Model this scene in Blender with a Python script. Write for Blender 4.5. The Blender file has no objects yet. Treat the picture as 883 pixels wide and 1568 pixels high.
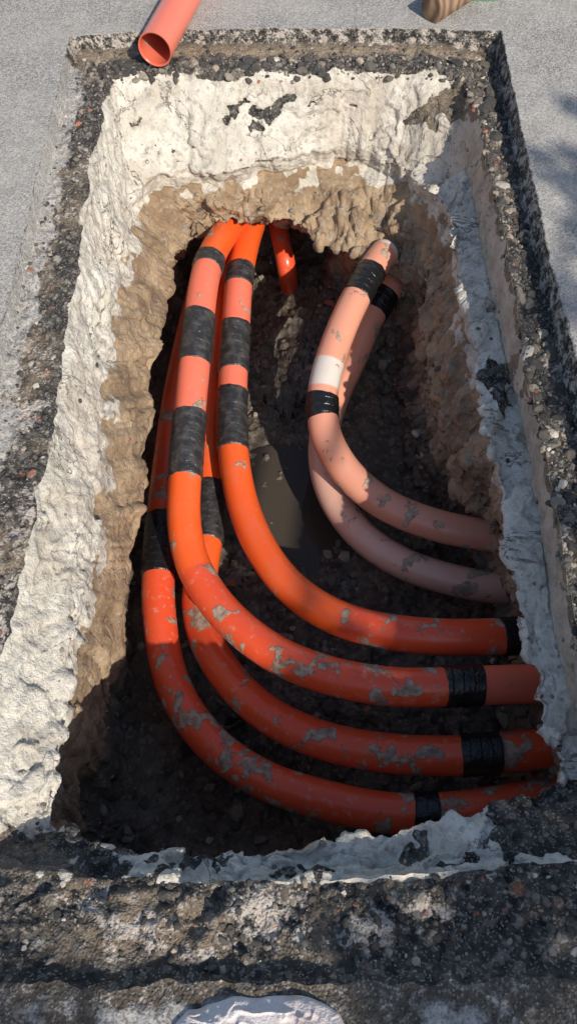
import bpy, math, random
import numpy as np
from mathutils import Vector
random.seed(7); rng=np.random.default_rng(7)
R=math.radians
# ---------------- survey calibration (camera pose) -----------------
F=1184.0; PIT=R(60.4); CH=1.6
fw=np.array([0,math.cos(PIT),-math.sin(PIT)]); up=np.array([0,math.sin(PIT),math.cos(PIT)]); rt=np.array([1.0,0,0])
def P(px,py,z):
    d=fw+rt*(px-441.5)/F+up*(784-py)/F
    t=(z-CH)/d[2]
    return np.array([0,0,CH])+d*t
def proj(p):
    q=p-np.array([0,0,CH]); dz=q@fw
    return np.stack([441.5+F*(q@rt)/dz,784-F*(q@up)/dz],-1)
# ---------------- numpy noise -----------------
def _h(i,j,k,s=0):
    with np.errstate(over='ignore'):
        h=(i.astype(np.int64)*374761393+j.astype(np.int64)*668265263+k.astype(np.int64)*2147483647+s*1274126177)&0xffffffff
        h=((h^(h>>13))*1274126177)&0xffffffff
        h=((h^(h>>16))*2246822519)&0xffffffff
        h=h^(h>>15)
    return (h&0xffffff)/float(0xffffff)
def vn(p,s=0):
    f=np.floor(p); t=p-f; i=f.astype(np.int64); t=t*t*t*(t*(t*6-15)+10)
    r=0
    for a in (0,1):
        wa=t[...,0] if a else 1-t[...,0]
        for b in (0,1):
            wb=t[...,1] if b else 1-t[...,1]
            for c in (0,1):
                wc=t[...,2] if c else 1-t[...,2]
                r=r+wa*wb*wc*_h(i[...,0]+a,i[...,1]+b,i[...,2]+c,s)
    return r*2-1
def fbm(p,o=4,s=0,g=.5):
    r=0;a=1;n=0
    for k in range(o):
        r=r+a*vn(p*(2.03**k)+k*17.3,s+k); n+=a; a*=g
    return r/n
def vor(p,s=0):
    f=np.floor(p).astype(np.int64); F1=np.full(p.shape[:-1],9.);F2=F1.copy();ID=F1*0
    for a in (-1,0,1):
        for b in (-1,0,1):
            for c in (-1,0,1):
                i=f[...,0]+a;j=f[...,1]+b;k=f[...,2]+c
                q=np.stack([i+_h(i,j,k,s+1),j+_h(i,j,k,s+2),k+_h(i,j,k,s+3)],-1)
                d=np.sqrt(((p-q)**2).sum(-1)); idd=_h(i,j,k,s+4)
                m=d<F1
                F2=np.where(m,F1,np.minimum(F2,d)); ID=np.where(m,idd,ID); F1=np.where(m,d,F1)
    return F1,F2,ID
def ss(x,a,b):
    t=np.clip((x-a)/(b-a),0,1); return t*t*(3-2*t)
# ---------------- rings around the excavation -----------------
# stations: 0..6 far side, 7..13 right side, 14 near-right corner, 15..19 near, 20 near-left corner, 21..26 left
R0=[(108,58),(220,48),(330,45),(440,44),(550,44),(660,45),(765,48),(790,170),(814,280),(842,400),(883,560),(932,760),(989,1000),(1050,1250),
    (1107,1495),(850,1502),(650,1503),(440,1505),(230,1508),(20,1510),(-225,1512),(-112,1000),(-62,784),(-13,575),(28,400),(65,240),(90,130)]
R2=[(172,122),(260,118),(350,120),(440,122),(530,118),(620,115),(712,128),(738,190),(757,290),(778,400),(808,560),(850,780),(890,1000),(930,1200),
    (960,1318),(800,1322),(640,1340),(440,1352),(230,1350),(60,1348),(-60,1345),(-5,1050),(55,800),(92,600),(118,400),(140,260),(158,170)]
R3=[(200,280),(265,262),(350,262),(430,245),(520,222),(600,240),(684,270),(714,262),(729,330),(750,440),(784,590),(820,770),(854,990),(878,1120),
    (888,1215),(775,1275),(620,1325),(440,1338),(230,1335),(110,1318),(52,1245),(105,990),(128,790),(140,640),(150,500),(172,390),(184,325)]
R3z=[-.28,-.3,-.3,-.3,-.3,-.3,-.26,-.2,-.2,-.2,-.2,-.2,-.2,-.2,-.16,-.12,-.11,-.1,-.1,-.11,-.15,-.2,-.2,-.2,-.2,-.22,-.25]
R4=[(208,290),(268,268),(350,266),(430,249),(520,228),(595,246),(655,280),(686,330),(700,400),(720,490),(738,620),(765,780),(798,960),(830,1090),
    (850,1188),(745,1240),(600,1275),(400,1300),(225,1298),(135,1288),(72,1240),(112,995),(134,800),(146,640),(156,505),(178,392),(190,328)]
R4z=[-.3,-.32,-.32,-.32,-.32,-.32,-.27,-.22,-.22,-.22,-.22,-.22,-.22,-.22,-.18,-.14,-.13,-.12,-.12,-.13,-.17,-.22,-.22,-.22,-.22,-.24,-.27]
R6=[(300,374,-.55),(335,348,-.52),(365,336,-.5),(430,342,-.5),(500,375,-.52),(575,390,-.52),(632,405,-.52),(642,450,-.52),(652,520,-.52),(670,600,-.52),(706,700,-.52),
    None,None,None,None,None,None,None,None,None,(62,1215,-.34),(150,1010,-.5),(208,810,-.52),(228,645,-.52),(236,530,-.52),(247,455,-.54),(270,405,-.55)]
S=27
def ring(l,z):
    z=z if hasattr(z,'__len__') else [z]*S
    return np.array([P(a,b,c) for (a,b),c in zip(l,z)])
cen=np.array([0,1.25])
r0=ring(R0,0.0); r2=ring(R2,-.055); r3=ring(R3,R3z); r4=ring(R4,R4z)
def outn(r):
    t=np.roll(r,-1,0)-np.roll(r,1,0); n=np.stack([-t[:,1],t[:,0]],-1); n/=np.linalg.norm(n,axis=1)[:,None]+1e-9
    return n
def off(r,d,z):
    q=r.copy(); q[:,:2]+=outn(r)*np.array(d)[:,None]; q[:,2]=z; return q
d1=[-.012]*S
for k in range(15,20): d1[k]=-.03
r1=off(r0,d1,-.045); r1[6:14,2]=-.075; r1[14:21,2]=-.028
side=np.array([0]*7+[1]*7+[2]*7+[3]*6)
def per(f,r,n,l,tun=None):
    a=np.array([{0:f,1:r,2:n,3:l}[s] for s in side],float)
    if tun is not None:
        a[1]=tun*.6;a[2]=tun;a[3]=tun;a[4]=tun*.3
    return a
r5=r4.copy(); d5=per(.012,.02,.04,-.008); d5[10:15]=.06; r5[:,:2]+=outn(r4)*d5[:,None]; r5[:,2]-=.06
d6=per(-.03,.06,.08,-.085); d6[11]=.11; d6[12]=.15; d6[13]=.16; d6[14]=.14
r6=off(r4,d6,-.50)
for k,v in enumerate(R6):
    if v: r6[k]=P(*v)
d7=per(.02,-.03,.08,.02,tun=.30); d7[11:14]=.17; d7[14]=.14; d7[10]=.03
r7=off(r4,d7,-.74); r7[5]=P(560,445,-.76); r7[6]=P(615,480,-.76)
d8=per(-.12,-.10,.03,.0,tun=.33); d8[11:14]=.12; d8[10]=0
r8=off(r4,d8,-.98); r8[1:4,2]=-1.05; r8[5]=P(545,520,-.95); r8[6]=P(600,540,-.96)
rings=[r0,r1,r2,r3,r4,r5,r6,r7,r8]
seg=[max(4,int(np.linalg.norm(r3[(i+1)%S]-r3[i])/.0050)) for i in range(S)]
seg[13]=max(seg[13],40);seg[14]=max(seg[14],40);seg[19]=max(seg[19],50);seg[20]=max(seg[20],60);seg[6]=max(seg[6],20);seg[26]=max(seg[26],20)
st=np.concatenate([i+np.arange(n)/n for i,n in enumerate(seg)]); NA=len(st)
def resamp(r,smooth):
    i=np.floor(st).astype(int)%S; t=(st-np.floor(st))[:,None]
    p0,p1,p2,p3=r[(i-1)%S],r[i],r[(i+1)%S],r[(i+2)%S]
    if not smooth: return p1*(1-t)+p2*t
    c=.5*((2*p1)+(-p0+p2)*t+(2*p0-5*p1+4*p2-p3)*t*t+(-p0+3*p1-3*p2+p3)*t**3)
    l=p1*(1-t)+p2*t
    return c*.6+l*.4
sideW=np.interp(st,[0,5.6,6.4,13.4,14.3,27],[0,0,1,1,0,0])
leftW=np.interp(st,[0,.5,19.8,20.6,27],[1,0,0,1,1])
near1=np.interp(st,[0,13.6,14.4,19.8,20.6,27],[0,0,1,1,0,0])
rag=[.006,.008,.010,.022,.028,.024,.035,.05,.05]
dense=[]
for k,r in enumerate(rings):
    q=resamp(r,k>=3)
    n=outn(q); b=q.copy(); b[:,2]=0
    kk=min(k,4)
    nz=fbm(b*9+3.1*(kk if k<6 else 9),3,5)+.7*fbm(b*32+7,3,9)
    amp=np.full(NA,rag[k])
    if k==2: amp=amp*(1-sideW*.35)
    if k==3: amp=amp*(1-sideW*.75)
    if k<2: amp=amp*(1+1.8*near1)
    q[:,:2]+=n*(nz*amp)[:,None]
    if k==2: q[:,2]+=sideW*.014*fbm(b*16+4,4,121)
    if k in(3,4,5): q[:,2]+=.024*fbm(b*8+40,4,21)*(1-.6*sideW)
    dense.append(q)
nst=[8,38,36,22,12,38,28,24]
cols=[];uu=[]
for k in range(8):
    for j in range(nst[k]):
        t=j/nst[k]; cols.append(dense[k]*(1-t)+dense[k+1]*t); uu.append(k+t)
tgt=dense[8].copy(); tgt[:,0]=0.0; tgt[:,1]=np.clip(tgt[:,1],.75,1.9); tgt[:,2]=-.99
NF=90
for j in range(NF+1):
    t=j/NF; cols.append(dense[8]*(1-t)+tgt*t); uu.append(8+t)
V=np.array(cols); U=np.array(uu)[:,None]*np.ones(NA)[None]
def gnorm(V):
    da=np.roll(V,-1,1)-np.roll(V,1,1); dc=np.gradient(V,axis=0)
    n=np.cross(da,dc); l=np.linalg.norm(n,axis=2,keepdims=True); n=n/(l+1e-12)
    return n
N=gnorm(V)
if N[:40,:,2].mean()<0: N=-N
N[U>8.95]=(0,0,1)
SW=sideW[None]*np.ones_like(U); LW=leftW[None]*np.ones_like(U)
nearW=near1[None]*np.ones_like(U)
farW=np.interp(st,[0,5.8,6.2,26.5,27],[1,1,0,0,1])[None]*np.ones_like(U)
m_strip=ss(U,.8,1.3)*(1-ss(U,1.93,2.0)); m_con=ss(U,1.98,2.15)*(1-ss(U,5,5.3)); m_soil=ss(U,5,5.5)*(1-ss(U,8,8.4)); m_fl=ss(U,8,8.5)
F1a,F2a,IDa=vor(V*26+5,3)
F1b,F2b,IDb=vor(V*70,13)
thA=.72+.16*LW*m_soil+.1*m_soil
stoneA=np.where(IDa>thA,np.clip(.42-F1a,0,1)/.42,0); stoneB=np.where(IDb>.68+.2*LW*m_soil,np.clip(.45-F1b,0,1)/.45,0)
n_lo=fbm(V*5,3,31); n_mid=fbm(V*22,4,41); n_hi=fbm(V*75,3,51)
saw=m_con*SW*(1-ss(U,2.9,3.02))
wc_=fbm(V*9,2,177)[...,None]*.6
blkc=vor(V*np.array([7,7,12])+wc_,161)
blkd=vor(V*np.array([18,18,26])+wc_*2,261)
wn=fbm(V*14,3,91); wn2=fbm(V*5+9,3,95); wn3=fbm(V*30+9,3,195)
wp=V+np.stack([wn+.8*wn3,wn2+wn3,wn+wn3],-1)*.04
def patch(px,py,z,rx,ry,soft=.5):
    c=P(px,py,z); d=np.sqrt(((wp[...,0]-c[0])/rx)**2+((wp[...,1]-c[1])/ry)**2+((wp[...,2]-c[2])/.12)**2)
    return 1-ss(d,1-soft,1+soft)
def patchz(px,py,z,rx,rz,soft=.3,tilt=0):
    c=P(px,py,z); dx=wp[...,0]-c[0]; dz=wp[...,2]-c[2]-tilt*dx
    d=np.sqrt((dx/rx)**2+(dz/rz)**2+((wp[...,1]-c[1])/.2)**2)
    return 1-ss(d,1-soft,1+soft)
dark=np.zeros_like(U)
for a in [(412,176,-.14,.10,.026,.3,.25),(360,168,-.13,.05,.012,.3,.1),(690,150,-.10,.07,.055,.3,.6),(650,185,-.14,.06,.025,.3,.7),(205,190,-.16,.022,.014),(545,183,-.15,.02,.010),(478,180,-.14,.02,.008)]:
    dark=np.maximum(dark,patchz(*a)*(farW>.2))
for a in [(765,585,-.2,.04,.13),(35,1300,-.09,.13,.06),(125,1325,-.1,.10,.035),(845,1245,-.14,.14,.08),(835,1295,-.1,.12,.04),(640,1300,-.12,.025,.03),(300,1328,-.1,.06,.015),(470,1335,-.1,.06,.012),(215,1345,-.1,.06,.02),(700,1325,-.1,.03,.012)]:
    dark=np.maximum(dark,patch(*a))
# asphalt crumbs clinging to the top of the sawn face
dark=np.maximum(dark,SW*(1-ss(U+.35*wn3+.25*wn,2.08,2.22))*(U>1.9))
D =m_strip*(.010*n_lo+.012*n_mid+.006*n_hi+.006*np.sqrt(stoneB)+.009*np.sqrt(stoneA)+.022*farW*ss(U,1.4,1.75)+.012*nearW*n_mid)
cf=(.018*(blkc[2]-.5)*ss(blkc[1]-blkc[0],0,.05)+.008*(blkd[2]-.5)*ss(blkd[1]-blkd[0],0,.08))
nr=np.where(nearW+SW>.3,1.6,1.0)
D+=m_con*(1-saw)*(.006*n_lo+.0045*n_mid*nr+.0020*n_hi+cf*nr) + saw*(.005*n_mid+.002*n_hi+cf*.3)
D-=dark*m_con*farW*.014
blk=vor(V*np.array([9,9,14])+fbm(V*6,2,77)[...,None]*.5,61)
blkL=vor(V*np.array([5.5,5.5,8])+fbm(V*6,2,77)[...,None]*.4+3,361)
D+=m_soil*(1-LW)*(.045*n_lo+.024*n_mid+.006*n_hi+.012*np.sqrt(stoneA)+.005*np.sqrt(stoneB)+.040*(blk[2]-.5)*ss(blk[1]-blk[0],0,.14)+farW*.065*(blkL[2]-.5)*ss(blkL[1]-blkL[0],0,.12))
D+=m_soil*LW*(.035*n_lo+.009*n_mid+.002*n_hi+.008*np.sqrt(stoneA)+.004*np.sqrt(stoneB)+cf*.5)
D+=m_fl*(.06*n_lo+.035*n_mid+.009*n_hi+.022*np.sqrt(stoneA)+.006*np.sqrt(stoneB))
pc=P(430,790,-.98)
gd=np.exp(-(((V[...,0]-pc[0])/.16)**2+((V[...,1]-pc[1])/.22)**2))
V2=V+N*D[...,None]
V2[...,2]-=gd*.055*m_fl
Uc=U+(.10*wn+.06*wn2)*(1-.85*SW)
conc=ss(Uc,1.93,2.04)*(1-ss(U+.5*wn,4.9,5.3))
conc=np.where((U>2)&(U<4.9),np.maximum(conc,ss(Uc,1.9,2.1)),conc)
soil=ss(U+.4*wn,4.9,5.2)
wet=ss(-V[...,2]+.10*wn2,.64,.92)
dust=np.clip(.12+.7*wn2+.4*wn,0,1)*m_strip*.75*(1-.6*nearW)
dust=np.where(farW>.5,dust*.3,dust)+SW*m_strip*.05+(1-ss(U,.95,1.15))*.45*(1-.8*nearW)
LS=LW*(1-farW)
roadw=LS*(1-ss(U+.25*wn+.2*wn2,1.25,1.6))*.7
tan=farW*m_strip*(1-ss(U+.2*wn,1.3,1.5))*.95+LS*m_strip*ss(wn2+.3*wn,.0,.3)*.45+SW*m_strip*.2*ss(wn2,0,.3)+nearW*m_strip*.5*ss(wn2+.5*wn,.1,.4)
tan+=SW*ss(U,1.98,2.0)*(1-ss(U,3.0,3.1))*(.75+.5*wn2)
tan+=m_con*(1-SW)*.38*ss(wn2+.4*wn,.0,.4)
conc=conc*(1-dark)
for a in [(400,1395,-.06,.07,.04),(220,1410,-.06,.08,.035),(130,1370,-.06,.05,.015),(650,1385,-.06,.07,.02),(575,1435,-.06,.05,.04),(300,1450,-.06,.06,.02),(60,800,-.05,.05,.12),(20,1000,-.05,.10,.2),(0,1180,-.05,.12,.12),(30,640,-.05,.03,.10),(760,1340,-.06,.05,.015),(470,1440,-.06,.03,.02)]:
    dust=np.maximum(dust,.80*patch(*a,.8)*m_strip)
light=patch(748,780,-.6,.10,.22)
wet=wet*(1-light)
stone=np.maximum(np.where(stoneA>.12,ss(stoneA,.1,.25),0),np.where(stoneB>.15,ss(stoneB,.12,.3),0)*.9)*(m_strip+m_soil+m_fl)
srand=np.where(stoneA>.12,(IDa-.72)/.28,(IDb-.6)/.4)
W1=np.stack([conc,soil,roadw,wet],-1); W2=np.stack([np.clip(dust,0,1),np.clip(srand,0,1),np.clip(stone,0,1),np.clip(tan,0,1)],-1)

def grid_mesh(name,V,attrs,mat,flip=False):
    nc,na=V.shape[:2]
    me=bpy.data.meshes.new(name); me.vertices.add(nc*na); me.vertices.foreach_set('co',V.reshape(-1).astype(np.float32))
    i=np.arange(nc-1)[:,None]*na; j=np.arange(na)[None]; j2=(j+1)%na
    f=np.stack([i+j,i+j2,i+na+j2,i+na+j],-1).reshape(-1,4)
    if flip: f=f[:,::-1]
    nf=len(f); me.loops.add(nf*4); me.loops.foreach_set('vertex_index',f.reshape(-1).astype(np.int32))
    me.polygons.add(nf); me.polygons.foreach_set('loop_start',np.arange(nf,dtype=np.int32)*4); me.polygons.foreach_set('loop_total',np.full(nf,4,np.int32))
    me.update(calc_edges=True)
    for an,ar in attrs.items():
        at=me.attributes.new(an,'FLOAT_COLOR','POINT'); at.data.foreach_set('color',ar.reshape(-1).astype(np.float32))
    me.polygons.foreach_set('use_smooth',np.ones(nf,bool))
    me.materials.append(mat); o=bpy.data.objects.new(name,me); bpy.context.scene.collection.objects.link(o); return o
# ---------------- materials -----------------
class NT:
    def __init__(s,name):
        s.m=bpy.data.materials.new(name); s.m.use_nodes=True; s.t=s.m.node_tree; s.t.nodes.clear()
        s.out=s.n('ShaderNodeOutputMaterial'); s.b=s.n('ShaderNodeBsdfPrincipled'); s.l(s.b.outputs[0],s.out.inputs[0])
        s.co=s.n('ShaderNodeTexCoord').outputs['Object']
    def n(s,t,**k):
        x=s.t.nodes.new(t)
        for a,b in k.items(): setattr(x,a,b)
        return x
    def l(s,a,b): s.t.links.new(a,b)
    def put(s,v,i):
        if hasattr(v,'is_output'): s.l(v,i)
        else:
            if i.type=='RGBA' and not hasattr(v,'__len__'): v=(v,v,v,1)
            elif i.type=='RGBA' and len(v)==3: v=(*v,1)
            i.default_value=v
    def noise(s,sc,d=4,r=.55,co=None,dist=0):
        x=s.n('ShaderNodeTexNoise'); s.l(co or s.co,x.inputs['Vector']); x.inputs['Scale'].default_value=sc; x.inputs['Detail'].default_value=d; x.inputs['Roughness'].default_value=r; x.inputs['Distortion'].default_value=dist
        return x.outputs['Fac']
    def vor(s,sc,out='Distance'):
        x=s.n('ShaderNodeTexVoronoi'); s.l(s.co,x.inputs['Vector']); x.inputs['Scale'].default_value=sc; return x.outputs[out]
    def math(s,op,a,b=0,c=0,cl=False):
        x=s.n('ShaderNodeMath',operation=op); x.use_clamp=cl
        s.put(a,x.inputs[0]); s.put(b,x.inputs[1]); s.put(c,x.inputs[2]); return x.outputs[0]
    def mr(s,v,a,b,c=0,d=1):
        x=s.n('ShaderNodeMapRange'); x.interpolation_type='SMOOTHSTEP'
        for i,q in enumerate((v,a,b,c,d)): s.put(q,x.inputs[i])
        return x.outputs[0]
    def mix(s,f,a,b,bt='MIX'):
        x=s.n('ShaderNodeMix',data_type='RGBA',blend_type=bt); s.put(f,x.inputs[0]); s.put(a,x.inputs[6]); s.put(b,x.inputs[7]); return x.outputs[2]
    def attr(s,nm):
        x=s.n('ShaderNodeAttribute',attribute_name=nm); q=s.n('ShaderNodeSeparateColor'); s.l(x.outputs['Color'],q.inputs[0]); return q.outputs[0],q.outputs[1],q.outputs[2],x.outputs['Alpha'],x.outputs['Color']
    def bump(s,h,d,st=1):
        x=s.n('ShaderNodeBump'); x.inputs['Strength'].default_value=st; x.inputs['Distance'].default_value=d; s.put(h,x.inputs['Height']); return x.outputs[0]
def sepx(T,c,i=0):
    q=T.n('ShaderNodeSeparateColor'); T.l(c,q.inputs[0]); return q.outputs[i]
def ground_mat():
    T=NT('excavated_road_ground'); conc,soil,road,wet,_=T.attr('w1'); dust,sr,stone,tan,_=T.attr('w2')
    n3=T.noise(3,4);n9=T.noise(9,5,.6);n30=T.noise(30,5,.65);n110=T.noise(110,3,.6);n350=T.noise(350,2)
    vc=sepx(T,T.vor(170,'Color')); vc2=sepx(T,T.vor(80,'Color'),1); vd=T.vor(150); vc3=sepx(T,T.vor(260,'Color'),2)
    rc=T.mix(vc,(.235,.222,.205),(.42,.40,.37)); rc=T.mix(T.mr(vc3,.75,.8,0,.8),rc,(.11,.105,.10)); rc=T.mix(T.mr(n3,.35,.7,0,.4),rc,(.44,.41,.365)); rc=T.mix(T.mr(n30,.5,.75,0,.45),rc,(.18,.17,.155)); rc=T.mix(T.mr(n9,.5,.8,0,.3),rc,(.21,.19,.165))
    ac=T.mix(T.mr(n30,.35,.65),(.020,.019,.018),(.080,.072,.062)); ac=T.mix(T.mr(vc2,.80,.84,0,.5),ac,(.20,.18,.155)); ac=T.mix(T.mr(vc3,.88,.9,0,.5),ac,(.36,.33,.29))
    ac=T.mix(tan,ac,T.mix(n30,(.18,.13,.085),(.38,.30,.21)))
    df=T.mr(T.math('ADD',dust,T.math('ADD',T.math('MULTIPLY',T.math('SUBTRACT',n30,.5),2.4),T.math('MULTIPLY',T.math('SUBTRACT',n110,.5),1.2))),.38,.72,0,.9)
    ac=T.mix(df,ac,T.mix(n9,(.38,.335,.285),(.54,.475,.42)))
    cc=T.mix(T.mr(n9,.3,.7),(.49,.45,.375),(.67,.625,.545)); cc=T.mix(T.mr(n30,.50,.68,0,.55),cc,(.34,.30,.24)); cc=T.mix(T.mr(vc2,.88,.91,0,.45),cc,(.27,.25,.22)); cc=T.mix(T.mr(n110,.58,.7,0,.5),cc,(.24,.21,.17))
    cc=T.mix(T.math('MULTIPLY',tan,.85),cc,T.mix(T.mr(T.math('ADD',T.math('MULTIPLY',n9,.5),T.math('MULTIPLY',n30,.5)),.35,.65),(.27,.21,.155),(.50,.41,.32)))
    ck=T.math('ABSOLUTE',T.math('SUBTRACT',T.noise(3.2,6,.62,dist=.8),.5)); ckm=T.math('MULTIPLY',T.mr(ck,.0015,.006,1,0),T.mr(n3,.42,.55,0,.8))
    cc=T.mix(ckm,cc,(.12,.10,.08))
    sc=T.mix(T.mr(n9,.3,.7),(.22,.150,.090),(.41,.295,.185)); sc=T.mix(T.mr(n30,.5,.7,0,.55),sc,(.165,.115,.073)); sc=T.mix(T.mr(vc2,.90,.93,0,.4),sc,(.42,.38,.32))
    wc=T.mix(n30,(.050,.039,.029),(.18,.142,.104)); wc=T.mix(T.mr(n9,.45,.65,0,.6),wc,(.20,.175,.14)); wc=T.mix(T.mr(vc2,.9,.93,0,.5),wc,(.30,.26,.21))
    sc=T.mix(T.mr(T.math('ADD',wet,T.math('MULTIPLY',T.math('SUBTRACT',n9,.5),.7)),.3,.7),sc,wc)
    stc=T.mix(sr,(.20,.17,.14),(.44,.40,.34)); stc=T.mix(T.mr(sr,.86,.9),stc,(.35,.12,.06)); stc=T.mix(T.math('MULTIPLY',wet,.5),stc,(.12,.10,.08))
    ragn=T.math('MULTIPLY',T.math('SUBTRACT',n30,.5),.9)
    fc=T.mr(T.math('ADD',conc,ragn),.44,.56); fs=T.mr(T.math('ADD',soil,ragn),.42,.58); fr=T.mr(T.math('ADD',road,T.math('MULTIPLY',ragn,.9)),.40,.62)
    c=T.mix(fs,ac,sc); c=T.mix(T.math('MULTIPLY',stone,.65),c,stc); c=T.mix(fc,c,cc); c=T.mix(fr,c,rc)
    T.l(c,T.b.inputs['Base Color'])
    rgh=T.math('SUBTRACT',.95,T.math('MULTIPLY',wet,.6)); T.l(rgh,T.b.inputs['Roughness']); T.b.inputs['Specular IOR Level'].default_value=.4
    vdf=T.math('MULTIPLY',T.math('MULTIPLY',vd,-.45),T.math('SUBTRACT',1,T.math('MAXIMUM',fc,T.math('MULTIPLY',fs,.7))))
    h=T.math('ADD',T.math('MULTIPLY',n30,1.0),T.math('MULTIPLY',n110,.6)); h=T.math('ADD',h,T.math('MULTIPLY',n350,.2)); h=T.math('ADD',h,vdf); h=T.math('SUBTRACT',h,T.math('MULTIPLY',T.math('MULTIPLY',ckm,fc),.5))
    sf=T.math('SUBTRACT',1,T.math('MAXIMUM',T.math('MULTIPLY',fr,.75),T.math('MULTIPLY',tan,T.math('MULTIPLY',fc,.4)))); h=T.math('MULTIPLY',h,sf)
    T.l(T.bump(h,.010,.9),T.b.inputs['Normal']); return T.m
gm=ground_mat()
def cut(a,b):
    return (U[:,0]>=a-1e-6)&(U[:,0]<=b+1e-6)
for nm,a,b in [('asphalt_ledge',0,2),('concrete_slab',2,5),('soil_pit',5,9.1)]:
    k=cut(a,b); grid_mesh(nm,V2[k],{'w1':W1[k],'w2':W2[k]},gm)
ro=[];wr=[];w2l=[]
base=V2[0]
dv=base[:,:2]-cen; dv/=np.linalg.norm(dv,axis=1)[:,None]
for s in [0,.005,.01,.015,.022,.03,.04,.06,.08,.1,.13,.16,.2,.25,.3,.4,.5,.7,1.0,1.5,2,4,8,20,50,120,300]:
    q=base.copy(); q[:,:2]+=dv*s; e=math.exp(-s/.012); q[:,2]=base[:,2]*e
    if 0<s<2: q[:,2]+=(.003+.004*near1)*fbm(q*18,3,8)
    ro.append(q); w=np.zeros((NA,4)); w[:,2]=1-.55*math.exp(-s/.02)-nearW[0]*np.clip(.6+.9*fbm(q*7,3,9),0,1)*(s<2); wr.append(w)
    w=np.zeros((NA,4)); w[:,0]=.5-.25*nearW[0]; w[:,3]=.2; w2l.append(w)
ro=np.array(ro);wr=np.array(wr); w2=np.array(w2l)
grid_mesh('road',ro[::-1],{'w1':wr[::-1],'w2':w2[::-1]},gm)
# ---------------- gravel -----------------
def ico():
    import bmesh
    b=bmesh.new(); bmesh.ops.create_icosphere(b,subdivisions=2,radius=1); v=np.array([x.co[:] for x in b.verts]); f=np.array([[y.index for y in x.verts] for x in b.faces]); b.free(); return v,f
iv,jf=ico()
def stones(name,pts,sz,cols,mat):
    vs=[];fs=[];cs=[]
    for k,(p,s,c) in enumerate(zip(pts,sz,cols)):
        v=iv*1.0; o=rng.uniform(0,90,3)
        v=v*(1+.35*vn(v*1.3+o)[:,None]+.12*vn(v*3+o)[:,None])
        for _ in range(4):
            d=rng.normal(size=3); d/=np.linalg.norm(d); h=rng.uniform(.5,.85); e=v@d; v=v-np.outer(np.clip(e-h,0,None),d)
        v=v*rng.uniform(.6,1.2,3)*s*np.array([1,1,.7]); a=rng.uniform(0,6.3); ca,sa=math.cos(a),math.sin(a)
        v=np.stack([v[:,0]*ca-v[:,1]*sa,v[:,0]*sa+v[:,1]*ca,v[:,2]],-1)
        vs.append(v+p); fs.append(jf+k*len(iv)); cs.append(np.tile(np.append(c,1),(len(iv),1)))
    vs=np.concatenate(vs);fs=np.concatenate(fs);cs=np.concatenate(cs)
    me=bpy.data.meshes.new(name); me.from_pydata(vs.tolist(),[],fs.tolist()); at=me.attributes.new('col','FLOAT_COLOR','POINT'); at.data.foreach_set('color',cs.reshape(-1).astype(np.float32))
    me.materials.append(mat); o=bpy.data.objects.new(name,me); bpy.context.scene.collection.objects.link(o); return o
T=NT('stone_mix'); c=T.attr('col')[4]; n=T.noise(60,4); T.l(T.mix(T.mr(n,.4,.65,0,.5),c,T.mix(.5,c,(.1,.08,.06))),T.b.inputs['Base Color']); T.b.inputs['Roughness'].default_value=.92; T.l(T.bump(n,.004),T.b.inputs['Normal']); stm=T.m
ar_=np.linalg.norm(np.roll(V2,-1,1)-V2,axis=2)*np.linalg.norm(np.gradient(V2,axis=0),axis=2)
def pick(mask,n):
    i=np.argwhere(mask)
    w=ar_[mask]; w=w/w.sum(); k=rng.choice(len(i),n,p=w); return V2[i[k,0],i[k,1]]
pal=np.array([(.045,.043,.040),(.08,.07,.06),(.22,.19,.15),(.42,.38,.32),(.32,.27,.21),(.12,.10,.08),(.36,.13,.07)])
def colr(n,p): return pal[rng.choice(7,n,p=p)]*rng.uniform(.8,1.2,(n,1))
pts=[];sz=[];cl=[]
a=pick((U>.9)&(U<2.0),2600); pts.append(a); sz.append(.0022+.0035*rng.random(2600)**3*2.4); cl.append(colr(2600,[.32,.24,.15,.11,.10,.06,.02]))
a=pick((U>1.4)&(U<2.05)&(farW>.5),320); pts.append(a); sz.append(.005+.020*rng.random(320)**3); cl.append(colr(320,[.42,.28,.09,.03,.11,.05,.02]))
a=pick((U>1.0)&(U<2.05)&(SW>.5),260); pts.append(a); sz.append(.005+.022*rng.random(260)**3); cl.append(colr(260,[.32,.25,.12,.05,.18,.05,.03]))
a=pick((U>1.85)&(U<2.12)&(SW>.5),140); pts.append(a); sz.append(.004+.014*rng.random(140)**2); cl.append(colr(140,[.36,.25,.12,.05,.14,.05,.03]))
a=pick((U>1.0)&(U<2)&(nearW>.5),200); pts.append(a); sz.append(.003+.010*rng.random(200)**4); cl.append(colr(200,[.40,.24,.10,.08,.11,.05,.02]))
a=pick((U>2.6)&(U<4.3),260); pts.append(a); sz.append(.002+.007*rng.random(260)**2); cl.append(colr(260,[.1,.1,.25,.3,.2,.03,.02]))
a=pick((U>5.2)&(U<8)&(LW<.5),800); pts.append(a); sz.append(.003+.015*rng.random(800)**3); cl.append(colr(800,[.05,.2,.25,.08,.22,.17,.03]))
a=pick((U>5.2)&(U<8)&(LW>.5),160); pts.append(a); sz.append(.003+.007*rng.random(160)**3); cl.append(colr(160,[.02,.1,.25,.2,.3,.1,.03]))
a=pick((U>7.6),1200); pts.append(a); sz.append(.004+.024*rng.random(1200)**3); cl.append(colr(1200,[.1,.3,.18,.04,.12,.24,.02]))
stones('gravel',np.concatenate(pts),np.concatenate(sz),np.concatenate(cl),stm)
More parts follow.
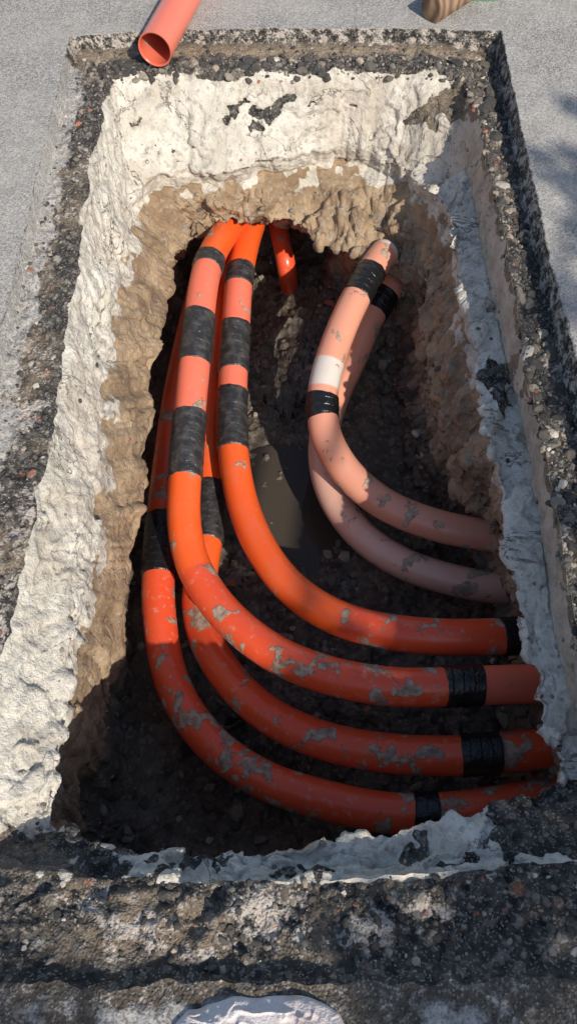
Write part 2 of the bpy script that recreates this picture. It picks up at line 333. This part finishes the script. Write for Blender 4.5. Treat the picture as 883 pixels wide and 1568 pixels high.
# ---------------- pipes -----------------
T=NT('pvc_conduit'); c=T.attr('col'); mud=c[3]
n12=T.noise(12,5,.6);n40=T.noise(40,5,.65);n5=T.noise(12,3,.5,dist=.4);n200=T.noise(200,3)
base=T.mix(T.mr(n12,.45,.75,0,.25),c[4],(.55,.22,.15)); base=T.mix(T.mr(n200,.62,.7,0,.2),base,(.5,.33,.26))
sp=T.math('ADD',n5,T.math('MULTIPLY',T.math('SUBTRACT',n40,.5),.26))
fm=T.mr(T.math('ADD',sp,T.math('MULTIPLY',T.math('SUBTRACT',mud,.5),.17)),.637,.652)
fd=T.mr(T.math('ADD',n40,T.math('MULTIPLY',T.math('SUBTRACT',mud,.5),.14)),.60,.72,0,.45)
base=T.mix(fd,base,(.50,.36,.28)); base=T.mix(T.math('MULTIPLY',fm,.95),base,T.mix(T.mr(n40,.3,.7),(.17,.13,.092),(.44,.355,.27)))
T.l(base,T.b.inputs['Base Color']); T.l(T.math('ADD',.28,T.math('MULTIPLY',T.math('MAXIMUM',fm,fd),.6)),T.b.inputs['Roughness'])
T.l(T.bump(T.math('ADD',T.math('MULTIPLY',T.math('MULTIPLY',fm,n40),1.2),T.math('MULTIPLY',n200,.08)),.004),T.b.inputs['Normal']); pm=T.m
T=NT('black_tape'); n=T.noise(45,4,.6)
T.l(T.mix(T.mr(n,.55,.8,0,.5),(.010,.010,.011),(.065,.058,.052)),T.b.inputs['Base Color']); T.b.inputs['Roughness'].default_value=.22; T.l(T.bump(T.noise(70,3,dist=1.0),.004,.8),T.b.inputs['Normal']); tm=T.m
T=NT('grey_dusty_tape'); n=T.noise(30,4,.6)
T.l(T.mix(T.mr(n,.4,.7,0,.7),(.024,.024,.026),(.085,.078,.073)),T.b.inputs['Base Color']); T.b.inputs['Roughness'].default_value=.34; T.l(T.bump(T.noise(60,3,dist=1.0),.005,.9),T.b.inputs['Normal']); tg=T.m
def curve(pts,n=260):
    p=np.array(pts); q=np.vstack([2*p[0]-p[1],p,2*p[-1]-p[-2]]); out=[]
    for i in range(1,len(q)-2):
        t=np.linspace(0,1,40,endpoint=False)[:,None]; p0,p1,p2,p3=q[i-1:i+3]
        out.append(.5*((2*p1)+(-p0+p2)*t+(2*p0-5*p1+4*p2-p3)*t*t+(-p0+3*p1-3*p2+p3)*t**3))
    out.append(q[-2][None]); c=np.concatenate(out)
    for _ in range(40): c[1:-1]=.25*c[:-2]+.5*c[1:-1]+.25*c[2:]
    L=np.r_[0,np.cumsum(np.linalg.norm(np.diff(c,axis=0),axis=1))]; s=np.linspace(0,L[-1],n)
    return np.stack([np.interp(s,L,c[:,k]) for k in range(3)],-1),s
def frames(c):
    t=np.gradient(c,axis=0); t/=np.linalg.norm(t,axis=1)[:,None]; nn=[]; n=np.cross(t[0],[0,0,1.]); n/=np.linalg.norm(n)
    for k in range(len(c)):
        n=n-t[k]*(n@t[k]); n/=np.linalg.norm(n); nn.append(n)
    nn=np.array(nn); return t,nn,np.cross(t,nn)
def tube(name,c,rad,mat,col=None,NS=36):
    t,n,b=frames(c); a=np.linspace(0,2*math.pi,NS,endpoint=False)
    rad=np.asarray(rad); rad=rad if rad.ndim==2 else np.outer(rad*np.ones(len(c)),np.ones(NS))
    Vp=c[:,None]+rad[...,None]*(np.cos(a)[None,:,None]*n[:,None]+np.sin(a)[None,:,None]*b[:,None])
    at={} if col is None else {'col':np.repeat(col[:,None],NS,1)}
    return grid_mesh(name,Vp,at,mat,flip=True)
OR=(.86,.115,.020); OR_SHADE=(.76,.085,.028); SAL=(.80,.17,.10); PK=(.68,.295,.195); PW=(.66,.39,.30); LT=(.62,.56,.50)  # the darker red-orange is OR with shade painted into the pipe colour
RAD=.0555
def pipe(pts,cols,tapes,rad=RAD,name='orange_conduit_pipe',cap=False):
    c,s=curve([P(*q) for q in pts]); pr=proj(c)
    ix=lambda q:int(np.argmin(((pr-np.array(q))**2).sum(1)))
    col=np.zeros((len(c),4))
    for q,cc,mud in cols:
        i=0 if q is None else ix(q); col[i:,:3]=cc; col[i:,3]=mud
    rr=np.full(len(c),rad)
    if cap: rr=rad*np.sqrt(np.clip(1-(1-np.clip(s/.045,0,1))**2,1e-4,1))
    o=tube(name,c,rr,pm,col)
    for k,(q1,q2,mt) in enumerate(tapes):
        s1,s2=sorted((s[ix(q1)],s[ix(q2)])); m=70; NSt=48
        A=np.linspace(0,2*math.pi,NSt,endpoint=False)
        tt=np.linspace(0,1,m)[:,None]*np.ones(NSt)[None]
        # skewed, hand-torn tape ends
        skew=lambda sd_: .004*np.cos(A+sd_)+.0018*vn(np.stack([np.cos(A)*4+sd_,np.sin(A)*4,A*0+k],-1))
        X=(s1+skew(k*2.1+pts[0][0]))[None]*(1-tt)+(s2+skew(k*3.7+1+pts[0][1]))[None]*tt
        AA=np.ones(m)[:,None]*A[None]
        q=np.stack([X*14,np.cos(AA)*1.6+k*7,np.sin(AA)*1.6+pts[0][0]],-1)
        sp=((X/.03+AA/(2*math.pi))%1)
        r=rad+.0028+.0026*fbm(q*2.2,3,4)+.0018*sp
        e=np.minimum(np.arange(m),np.arange(m)[::-1]); r[e==0]=rad-.002
        t_,n_,b_=frames(c); I=lambda arr: np.stack([np.interp(X,s,arr[:,j]) for j in range(3)],-1)
        Vt=I(c)+r[...,None]*(np.cos(AA)[...,None]*I(n_)+np.sin(AA)[...,None]*I(b_))
        tp=grid_mesh('tape_wrap_%d'%(k+1),Vt,{},mt,flip=True); tp.parent=o
    return o
# A outermost
pipe([(352,318,-.74),(325,385,-.76),(300,470,-.79),(272,600,-.81),(256,720,-.81),(246,830,-.80),(243,930,-.80),(262,1040,-.79),(316,1130,-.77),(400,1192,-.74),(500,1226,-.71),(600,1245,-.69),(700,1243,-.68),(800,1228,-.68),(940,1212,-.68)],
     [(None,OR_SHADE,.4),((246,900),OR_SHADE,.8)],[((247,790),(243,886),tm),((627,1245),(672,1244),tm)])
# B
pipe([(385,318,-.78),(362,370,-.79),(345,440,-.81),(330,560,-.83),(322,700,-.84),(320,800,-.84),(310,870,-.83),(304,930,-.82),(325,1000,-.78),(385,1075,-.73),(470,1125,-.69),(570,1150,-.66),(680,1157,-.64),(790,1150,-.63),(940,1135,-.63)],
     [(None,OR,.3),((305,925),OR_SHADE,.75)],[((322,742),(318,835),tg),((706,1157),(760,1153),tm)])
# C
pipe([(372,318,-.66),(348,352,-.58),(326,388,-.53),(312,435,-.51),(302,520,-.53),(292,620,-.57),(284,720,-.61),(282,800,-.63),(298,870,-.64),(345,940,-.63),(420,1000,-.60),(510,1036,-.57),(610,1052,-.56),(720,1050,-.56),(830,1046,-.57),(960,1042,-.57)],
     [(None,OR,.2),((318,398),SAL,.3),((284,735),OR,.35),((300,880),OR_SHADE,.78),((735,1050),SAL,.3)],[((322,396),(315,416),tg),((304,482),(297,556),tg),((291,635),(284,735),tg),((678,1052),(734,1050),tm)])
# D
pipe([(402,315,-.74),(386,345,-.69),(374,385,-.66),(366,430,-.65),(360,520,-.68),(356,600,-.71),(357,690,-.73),(374,780,-.73),(412,860,-.70),(470,920,-.66),(550,958,-.63),(650,974,-.61),(760,975,-.61),(860,968,-.62),(950,965,-.62)],
     [(None,OR,.2),((366,440),SAL,.3),((357,692),OR,.3),((530,950),OR_SHADE,.75)],[((370,412),(365,440),tg),((360,496),(357,574),tg),((356,600),(357,692),tg),((765,975),(800,972),tm)])
# E
pipe([(598,378,-.52),(580,398,-.52),(553,440,-.52),(524,500,-.54),(500,570,-.58),(493,625,-.62),(502,675,-.65),(535,728,-.68),(590,773,-.70),(660,802,-.71),(730,817,-.72),(790,822,-.73),(900,826,-.74)],
     [(None,LT,.6),((586,388),PK,.65),((500,558),LT,.4),((496,598),PK,.6),((520,700),PK,.75)],[((569,414),(545,455),tm),((493,606),(492,642),tm)],cap=True)
# F
pipe([(612,425,-.68),(596,445,-.68),(568,485,-.70),(542,545,-.74),(512,610,-.78),(494,680,-.81),(505,750,-.82),(548,815,-.82),(615,862,-.82),(700,890,-.82),(780,902,-.82),(900,905,-.82)],
     [(None,PK,.6),((505,640),PW,.65),((560,825),PW,.85)],[((592,450),(570,482),tm)],cap=True)
# pipe in the tunnel
pipe([(412,300,-.76),(424,340,-.78),(433,380,-.82),(439,412,-.88),(443,440,-1.02)],[(None,OR_SHADE,.45)],[],rad=.042)
# loose hollow pipe on the road
c=np.array([P(237,76,.045)*(1-t)+P(345,-120,.06)*t for t in np.linspace(0,1,80)])
col=np.tile(np.array([.70,.17,.11,.15]),(80,1))
o=tube('loose_red_pipe',c,np.full(80,.060),pm,col,NS=48)
tube('inner_wall',np.vstack([c[0],c[0]+(c[1]-c[0])*1e-3,c[1:]]),np.r_[.060,.0555,np.full(79,.0555)],pm,np.tile(np.array([.6,.12,.07,.1]),(81,1)),NS=48).parent=o
# wooden post
T=NT('weathered_wood'); n=T.noise(12,5,.6); w=T.n('ShaderNodeTexWave'); T.l(T.co,w.inputs[0]); w.inputs['Scale'].default_value=9; w.inputs['Distortion'].default_value=6
T.l(T.mix(w.outputs['Fac'],(.13,.075,.045),(.28,.18,.11)),T.b.inputs['Base Color']); T.b.inputs['Roughness'].default_value=.9; T.l(T.bump(w.outputs['Fac'],.004),T.b.inputs['Normal']); wm=T.m
c=np.array([P(660,14,.045)*(1-t)+P(800,-75,.05)*t for t in np.linspace(0,1,30)])
t_,n_,b_=frames(c); tube('wooden_post',np.vstack([c[0],c[0]+t_[0]*.0005,c[0]+t_[0]*.003,c[1:]]),np.r_[.001,.044,.049,np.full(29,.05)],wm)
T=NT('green_fabric'); n=T.noise(20,4); T.l(T.mix(n,(.05,.13,.08),(.12,.25,.16)),T.b.inputs['Base Color']); T.l(T.bump(n,.01),T.b.inputs['Normal']); gf=T.m
def crumple(name,center,rx,ry,h,mat,seed,fs_=1.0):
    n=150; g=np.linspace(-1,1,n); X,Y=np.meshgrid(g,g); r=np.sqrt(X**2+Y**2); q=np.stack([X,Y,X*0+seed],-1)
    th=np.arctan2(Y,X); k=np.maximum(np.abs(X),np.abs(Y))/np.maximum(r,1e-6); X2=X*k**.7;Y2=Y*k**.7; r2=np.maximum(np.abs(X),np.abs(Y))
    ridge=1-np.abs(fbm(q*np.array([1.6,3.2,1]),3,seed))*3
    fold=fs_*(.55*np.clip(ridge,0,1)**2+.35*np.clip(1-np.abs(fbm(q*4.5+3,2,seed+5))*4,0,1))+.2*fbm(q*3,3,seed+9)
    Z=h*(np.clip(1-r2**4,0,1)**.5*(.65+fold)) ; wob=1+.10*fbm(np.stack([np.cos(th)*2,np.sin(th)*2,th*0+seed],-1),3,3)
    vs=np.stack([center[0]+X2*rx*wob,center[1]+Y2*ry*wob,center[2]+Z],-1).reshape(-1,3)
    fs=[(i*n+j,i*n+j+1,(i+1)*n+j+1,(i+1)*n+j) for i in range(n-1) for j in range(n-1)]
    me=bpy.data.meshes.new(name); me.from_pydata(vs.tolist(),[],fs); me.materials.append(mat)
    for p in me.polygons: p.use_smooth=True
    o=bpy.data.objects.new(name,me); bpy.context.scene.collection.objects.link(o); return o
crumple('green_tarp',P(735,-8,0.0),.10,.05,.04,gf,4)
T=NT('white_sack'); n=T.noise(25,4); T.l(T.mix(T.mr(n,.4,.7),(.66,.61,.59),(.54,.45,.42)),T.b.inputs['Base Color']); T.b.inputs['Roughness'].default_value=.95; T.b.inputs['Specular IOR Level'].default_value=.15; T.l(T.bump(T.math('ADD',T.noise(300,2),T.noise(40,3)),.002),T.b.inputs['Normal']); ws=T.m
crumple('white_sack',P(405,1645,0.0),.165,.115,.035,ws,11,.45)
# puddle
T=NT('muddy_water'); T.b.inputs['Base Color'].default_value=(.06,.048,.036,1); T.b.inputs['Roughness'].default_value=.02; T.b.inputs['IOR'].default_value=1.33; T.l(T.bump(T.noise(14,2),.002,.3),T.b.inputs['Normal'])
a=np.linspace(0,2*math.pi,60,endpoint=False); zz=-.993
me=bpy.data.meshes.new('puddle'); me.from_pydata([(pc[0]+.28*math.cos(x),pc[1]+.34*math.sin(x),zz) for x in a],[],[tuple(range(60))]); me.materials.append(T.m); o=bpy.data.objects.new('puddle',me); bpy.context.scene.collection.objects.link(o)
# ---------------- tree (behind the viewer, casts dappled shade) -----------------
sd=np.array([.65,-1.05,1.0])
T=NT('leaf_green'); T.l(T.mix(T.noise(3,2),(.04,.09,.02),(.09,.14,.04)),T.b.inputs['Base Color']); lm=T.m
T=NT('bark'); n=T.noise(8,5); T.l(T.mix(n,(.08,.06,.04),(.2,.16,.12)),T.b.inputs['Base Color']); T.l(T.bump(n,.03),T.b.inputs['Normal']); bk=T.m
cl=[]
for tx,ty,h,r in [(-.95,-.1,4.2,.22),(-.4,-.30,4.6,.20),(.25,-.06,4.0,.12),(.62,-.08,4.4,.24),(1.1,-.1,4.1,.34),(1.4,.3,4.6,.3),(-.6,-.7,4.8,.40),(.3,-.8,4.6,.45),(1.1,-.7,4.7,.5),(.93,2.10,4.0,.13),(1.0,1.80,4.2,.13),(1.05,2.45,4.1,.10),(.85,1.55,4.1,.08),(-.1,-1.6,5,.5),(.9,-1.5,5,.5),(2,-.2,4.8,.5),(1.8,.9,4.7,.4),(1.9,1.6,4.5,.35),(-.85,.12,4.2,.12),(.72,.9,4.2,.07),(.8,1.2,4.2,.07)]:
    cl.append((np.array([tx,ty,0])+sd*h,r))
lv=[];lf=[]
for c,r in cl:
    m=int(800*(r/.35)**2)
    for k in range(m):
        d=rng.normal(size=3); d/=np.linalg.norm(d); p=c+d*r*rng.random()**.45*1.1; x=rng.normal(size=3); x/=np.linalg.norm(x); y=np.cross(x,rng.normal(size=3)); y/=np.linalg.norm(y); s=rng.uniform(.025,.045)
        i=len(lv); lv+= [p-x*s*1.4,p-y*s*.6,p+x*s*1.4,p+y*s*.6]; lf.append((i,i+1,i+2,i+3))
me=bpy.data.meshes.new('foliage'); me.from_pydata([tuple(x) for x in lv],[],lf); me.materials.append(lm)
fo=bpy.data.objects.new('foliage',me); bpy.context.scene.collection.objects.link(fo)
tp=np.array([(3.4,-6.2,0),(3.35,-6.15,1),(3.45,-6.0,2),(3.4,-5.8,3),(3.3,-5.5,3.8),(3.2,-5.2,4.6)],float)
c,s=curve(tp,60); tr=tube('tree',c,np.linspace(.17,.06,60),bk,NS=16)
fo.parent=tr
for k,(cc,r) in enumerate(cl):
    a0=c[30+(k*5)%28]; mid=(a0+cc)/2+np.array([0,0,.15]); lc,_=curve([a0,mid,cc],24); b=tube('limb_%d'%k,lc,np.linspace(.035,.008,24),bk,NS=8); b.parent=tr
# ---------------- light / world / camera -----------------
sc=bpy.context.scene
w=bpy.data.worlds.new('World'); sc.world=w; w.use_nodes=True; nt=w.node_tree; bg=nt.nodes['Background']; sky=nt.nodes.new('ShaderNodeTexSky'); sky.sky_type='NISHITA'; sky.sun_disc=False
sky.sun_elevation=math.atan(1/math.hypot(.65,1.05)); sky.sun_rotation=math.atan2(.65,-1.05); nt.links.new(sky.outputs[0],bg.inputs[0]); bg.inputs[1].default_value=.15
l=bpy.data.lights.new('sun','SUN'); l.energy=5; l.angle=R(.5); l.color=(1,.93,.82); lo=bpy.data.objects.new('sun',l); lo.rotation_euler=Vector((-.65,1.05,-1)).to_track_quat('-Z','Y').to_euler(); lo.location=(3,-5,6); sc.collection.objects.link(lo)
cd=bpy.data.cameras.new('camera'); cd.sensor_fit='VERTICAL'; cd.sensor_height=24; cd.lens=24*F/1568; cd.clip_start=.02; cd.clip_end=1000
co=bpy.data.objects.new('camera',cd); co.location=(0,0,CH); co.rotation_euler=(math.pi/2-PIT,0,0); sc.collection.objects.link(co); sc.camera=co
sc.view_settings.view_transform='Standard'; sc.view_settings.look='None'; sc.view_settings.exposure=0
print('verts',V.shape)
